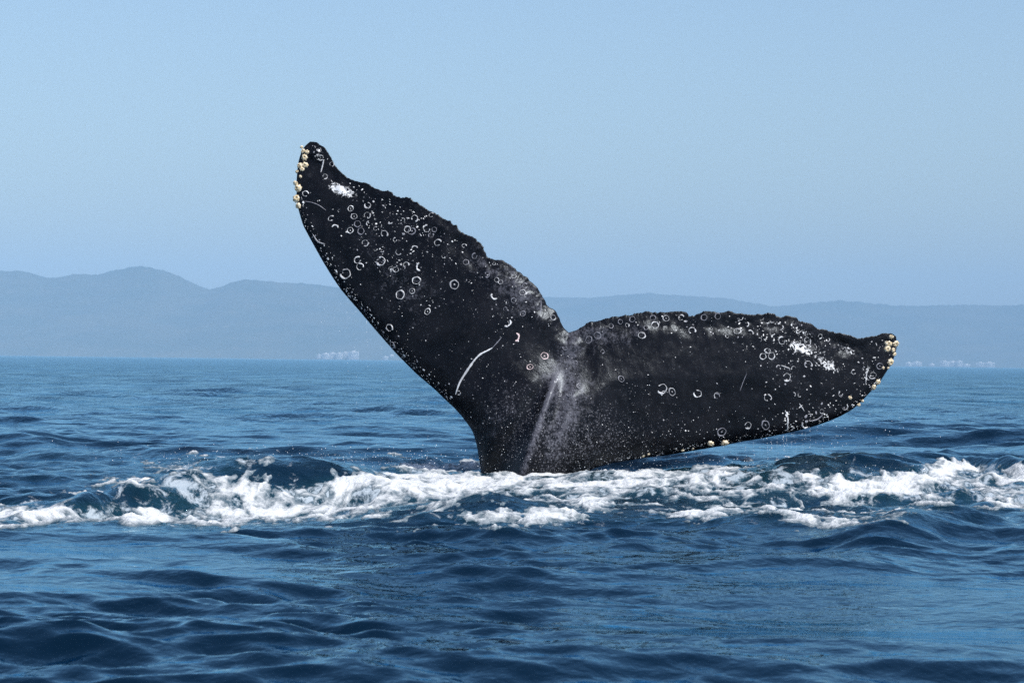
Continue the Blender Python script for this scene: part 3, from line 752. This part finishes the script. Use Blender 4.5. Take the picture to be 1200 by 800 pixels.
# small pale flecks all over the skin, too many to count: one part
def flecks():
    V, T = [], []; n = 0
    CU = np.concatenate([CL, CR])
    lo_l = [p for p in CL if p[1] < 470 and p[1] > 235]; lo_r = [p for p in CR if p[0] > 690 and p[0] < 1035]
    spots = []
    R = random.Random(5)
    for _ in range(230):                                     # along the lower edge of the left fluke
        p = R.choice(lo_l); d = 2 + abs(R.gauss(0, 5.5)); spots.append((p[0] + d * .75, p[1] - d * .55 + 0, R.uniform(.45, 1.3), 50))
    for _ in range(190):                                     # lower edge of the right fluke
        p = R.choice(lo_r); d = 1.5 + abs(R.gauss(0, 4)); spots.append((p[0] - d * .15, p[1] - d, R.uniform(.4, 1.0), -15))
    for c, sx, sy, rot, cnt, big in ((( 480, 265), 48, 14, 38, 150, 1.0), ((440, 285), 40, 30, 45, 110, .8), ((520, 330), 60, 40, 45, 110, .6), ((930, 405), 45, 14, 15, 110, 1.0), ((915, 440), 18, 14, 0, 30, 1.0),
                                     ((940, 488), 18, 9, -10, 36, 1.6), ((975, 474), 20, 12, -30, 34, 1.0), ((1015, 445), 8, 15, 0, 34, .9), ((650, 520), 55, 26, 0, 120, .4), ((720, 510), 60, 22, 0, 130, .42),
                                     ((800, 500), 80, 18, 0, 90, .45), ((376, 178), 6, 7, 0, 26, 1.0), ((820, 430), 110, 35, 0, 120, .5), ((600, 350), 35, 20, 45, 90, .7), ((580, 450), 40, 40, 0, 110, .6),
                                     ((755, 458), 22, 8, 20, 40, .5), ((900, 400), 40, 14, 0, 60, .8), ((805, 385), 22, 8, 0, 24, .8), ((510, 350), 20, 16, 0, 24, .8), ((870, 378), 80, 6, 3, 60, .8), ((455, 312), 14, 6, 0, 30, 1.0),
                                     ((1035, 405), 12, 10, 0, 26, .9)):
        a = math.radians(rot)
        for _ in range(cnt):
            x, y = R.gauss(0, sx), R.gauss(0, sy)
            spots.append((c[0] + x * math.cos(a) - y * math.sin(a), c[1] + x * math.sin(a) + y * math.cos(a), big * R.uniform(.4, 1.35), rot + R.uniform(-70, 70)))
    spots = [s for s in spots if s[1] < 556]
    U = np.array([s[0] for s in spots]); Vv = np.array([s[1] for s in spots])
    # keep what lies on the tail: both edges found on either side
    def inside(u, v):
        poly = np.concatenate([CL, CTL[::-1], CTR, CR[::-1]])
        x, y = poly[:, 0], poly[:, 1]; x2, y2 = np.roll(x, -1), np.roll(y, -1)
        c = ((y > v) != (y2 > v)) & (u < (x2 - x) * (v - y) / (y2 - y + 1e-12) + x)
        return c.sum() % 2 == 1
    h, dL, dT = half_thick(U, Vv)
    e = .8
    P0 = front(U, Vv); Pu = front(U + e, Vv) - front(U - e, Vv); Pv = front(U, Vv - e) - front(U, Vv + e)
    N = np.cross(Pu, Pv); N /= np.linalg.norm(N, axis=1)[:, None]; N[N[:, 1] > 0] *= -1
    X = Pu - N * (Pu * N).sum(1)[:, None]; X /= np.linalg.norm(X, axis=1)[:, None]; Yv = np.cross(N, X)
    for i, (u, v, r, rot) in enumerate(spots):
        if dL[i] < 1.2 or dT[i] < 4.5 or not inside(u, v): continue
        s = r / PM; k = 6; el = R.uniform(.18, .85); s *= math.exp(R.gauss(-.1, .35)); a0 = math.radians(-rot) + R.uniform(-.5, .5)
        b = len(V); V.append(P0[i] + N[i] * .004 - WL)
        for j in range(k):
            a = 6.2832 * j / k; q = s * R.uniform(.65, 1.3)
            x, y = q * math.cos(a), q * el * math.sin(a)
            x, y = x * math.cos(a0) - y * math.sin(a0), x * math.sin(a0) + y * math.cos(a0)
            V.append(P0[i] + X[i] * x + Yv[i] * y + N[i] * .0015 - WL)
        for j in range(k): T.append([b, b + 1 + j, b + 1 + (j + 1) % k])
    fm = Mat('pale_fleck'); c = fm.n('TexCoord').outputs['Object']
    fm.l(fm.mix(fm.ramp(fm.noise(c, 9.0, 2), 0.38, 0.6), (0.22, 0.22, 0.25), (0.80, 0.79, 0.78)), fm.b.inputs['Base Color']); fm.b.inputs['Roughness'].default_value = 0.55
    o = mesh_obj('skin_flecks', V, None, fm.m, whale, True, tris=T); o['kind'] = 'stuff'
flecks()

# barnacles
def barnacle_mesh(seed):
    r = random.Random(seed); N = 14; V, F_ = [], []
    prof = [(1.0, -.25), (1.05, .1), (.92, .45), (.70, .78), (.46, .92), (.34, .85), (.27, .5)]
    ph = r.random() * 6
    for k, (rad, z) in enumerate(prof):
        for i in range(N):
            a = 6.2832 * i / N
            f = 1 + (0.16 if i % 2 else -0.10) * (1 if k < 5 else .4) + 0.10 * math.sin(2 * a + ph) + r.uniform(-.13, .13)
            V.append((rad * f * math.cos(a), rad * f * math.sin(a), z + r.uniform(-.05, .05)))
    for k in range(len(prof) - 1):
        for i in range(N):
            j = (i + 1) % N; F_.append([k * N + i, k * N + j, (k + 1) * N + j, (k + 1) * N + i])
    F_.append([(len(prof) - 1) * N + i for i in range(N)])
    me = bpy.data.meshes.new('barnacle'); me.from_pydata(V, [], F_)
    me.materials.append(barn_m.m)
    for p in me.polygons: p.use_smooth = (p.index % 3 != 0)
    return me
barn_m = Mat('barnacle_shell'); _c = barn_m.n('TexCoord').outputs['Object']
_n = barn_m.noise(_c, 1.6, 5, .65); _sx = barn_m.n('SeparateXYZ'); barn_m.l(_c, _sx.inputs[0])
_k = barn_m.mix(barn_m.ramp(_n, .38, .62), (0.48, 0.36, 0.19), (0.72, 0.66, 0.54))
_k = barn_m.mix(barn_m.ramp(barn_m.noise(_c, 4, 4, .7), .58, .7), _k, (0.20, 0.14, 0.08))
barn_m.l(_k, barn_m.b.inputs['Base Color'])
barn_m.b.inputs['Roughness'].default_value = 0.65
BM = [barnacle_mesh(s) for s in range(5)]
barn = """355 177 2.8;359.7 178 3;357 184.3 3.4;351.3 194 3.2;357.5 193.5 3.7;354 198.5 2.2;348.4 201 2.6;346.8 215 2.7;349.3 220.5 3.7;347.6 232.5 4.2;349.6 241 3.2;353.5 172.5 1.8;
1044.5 394.5 3.2;1041 402.5 3;1050 402.8 3.4;1040 409 3.4;1047 410 2.6;1048.2 415 2.2;1043.4 424.5 3.3;1029 447.5 3.1;1024 453.6 3.4;1006 473.8 2.9;849.3 518.8 3.4;833 519.3 3.4;1035 431 1.8;1010.5 469.5 1.8;1041 431 1.6;
996 466 1.9;352 207 1.6;760 532 1.6;800 527.5 1.7;812 525.5 1.5;754 534 1.5"""
for i, ent in enumerate(barn.replace('\n', '').split(';')):
    u, v, r = map(float, ent.split())
    pos, ax, up, nr = frame_at(u, v)
    # near the rim they point outwards from the edge as well as at the viewer
    nn = nr + 0.25 * np.array([random.uniform(-1, 1), 0, random.uniform(-1, 1)]); nn /= np.linalg.norm(nn)
    x = np.cross(up, nn); x /= np.linalg.norm(x); y = np.cross(nn, x)
    a = random.random() * 6.28; x, y = x * math.cos(a) + y * math.sin(a), -x * math.sin(a) + y * math.cos(a)
    s = r / PM * random.uniform(0.85, 1.2); sx = s * random.uniform(.8, 1.2); pos = pos - WL - nn * s * .2
    o = bpy.data.objects.new('barnacle', BM[i % 5]); S.collection.objects.link(o); o.parent = whale
    o.matrix_local = Matrix(((x[0] * sx, y[0] * s, nn[0] * s, pos[0]), (x[1] * sx, y[1] * s, nn[1] * s, pos[1]), (x[2] * sx, y[2] * s, nn[2] * s, pos[2]), (0, 0, 0, 1)))

# ------------------------------------------------------------------ water drops in the air around the tail and over the wash
def make_drops():
    import bmesh
    bm = bmesh.new(); bmesh.ops.create_icosphere(bm, subdivisions=1, radius=1.0)
    bv = np.array([v.co[:] for v in bm.verts]); bf = np.array([[v.index for v in f.verts] for f in bm.faces]); bm.free()
    R = np.random.default_rng(4)
    P, rad = [], []
    def cloud(n, cx, cy, sx, sy, d0, d1, r0, r1, box=False):
        u = R.uniform(cx - sx, cx + sx, n) if box else R.normal(cx, sx, n)
        v = R.uniform(cy - sy, cy + sy, n) if box else R.normal(cy, sy, n)
        Y = R.uniform(d0, d1, n)
        p = at_depth(u, v, Y); ok = p[:, 2] > 0.03
        P.append(p[ok]); rad.append(0.75 * (r0 + (r1 - r0) * R.random(n) ** 3)[ok])
    cloud(420, 920, 515, 75, 26, 20.2, 22.5, .0012, .0045)      # drips under the right fluke
    cloud(110, 800, 545, 60, 8, 20.0, 21.5, .0012, .004)
    cloud(60, 990, 490, 45, 30, 20.5, 22, .0012, .004)
    cloud(45, 385, 365, 14, 26, 21, 22, .0012, .0038)           # drips off the left fluke edge
    cloud(30, 330, 385, 40, 35, 21, 23, .001, .003)
    cloud(40, 470, 480, 40, 40, 21, 23, .001, .0035)
    cloud(260, 650, 515, 62, 28, 20.2, 20.75, .0008, .0026)      # sheet of drops before the tail stock
    cloud(130, 720, 520, 60, 18, 20.3, 20.9, .0008, .0024)
    cloud(520, 330, 536, 130, 9, 19.0, 20.0, .001, .0042)       # spray along the left crest
    cloud(260, 440, 540, 60, 8, 19.5, 20.6, .001, .004)
    cloud(220, 640, 556, 60, 8, 20.0, 20.9, .001, .0048)
    cloud(220, 1010, 551, 110, 7, 19.2, 20.0, .001, .004)
    cloud(160, 600, 575, 500, 12, 16.5, 19.0, .001, .004, True)
    for px in list(R.uniform(735, 965, 34)) + list(R.uniform(400, 540, 10)):      # water running off the lower edges in strings of drops
        i = np.abs((CR if px > 600 else CL)[:, 0] - px).argmin(); e = (CR if px > 600 else CL)[i]
        n = R.integers(6, 26); t = np.sort(R.random(n)) ** 1.2
        v = e[1] + 1 + t * (560 - e[1]) * R.uniform(.25, 1.0); u = px + R.normal(0, .35, n) + 1.5 * t
        p = at_depth(u, v, np.full(n, DW + .1) + R.normal(0, .02, n)); ok = p[:, 2] > 0.03
        P.append(p[ok]); rad.append((.0008 + .0016 * R.random(n) ** 2)[ok])
    P = np.concatenate(P); rad = np.concatenate(rad)
    V = (P[:, None, :] + bv[None] * rad[:, None, None] * np.array([1, 1, 1.25])).reshape(-1, 3)
    T = (bf[None] + (np.arange(len(P)) * len(bv))[:, None, None]).reshape(-1, 3)
    m = Mat('water_drop'); m.b.inputs['Base Color'].default_value = (0.78, 0.82, 0.86, 1); m.b.inputs['Roughness'].default_value = 0.15  # white base colour painted in for the glints of clear drops
    o = mesh_obj('water_drops', V, None, m.m, tris=T)
    tag(o, 'fine white drops falling from the flukes and flying over the foam', 'water drops', kind='stuff')
make_drops()

# ------------------------------------------------------------------ haze over the bay
def make_haze():
    x0, x1, y0, y1, z0, z1 = -19000, 19000, -19000, 19000, -20, 640
    V = [(x, y, z) for z in (z0, z1) for (x, y) in ((x0, y0), (x1, y0), (x1, y1), (x0, y1))]
    Q = [[0, 3, 2, 1], [4, 5, 6, 7], [0, 1, 5, 4], [1, 2, 6, 5], [2, 3, 7, 6], [3, 0, 4, 7]]
    m = bpy.data.materials.new('haze'); m.use_nodes = True; m.node_tree.nodes.clear()
    v = m.node_tree.nodes.new('ShaderNodeVolumePrincipled'); out = m.node_tree.nodes.new('ShaderNodeOutputMaterial')
    v.inputs['Color'].default_value = (0.42, 0.695, 1.0, 1)
    v.inputs['Density'].default_value = HAZE
    v.inputs['Density Attribute'].default_value = ''
    v.inputs['Anisotropy'].default_value = -0.35
    m.node_tree.links.new(v.outputs[0], out.inputs['Volume'])
    o = mesh_obj('haze', V, Q, m, None, False)
    tag(o, 'pale blue haze lying over the bay', 'haze', kind='stuff')
HAZE = 0.9e-4
make_haze()
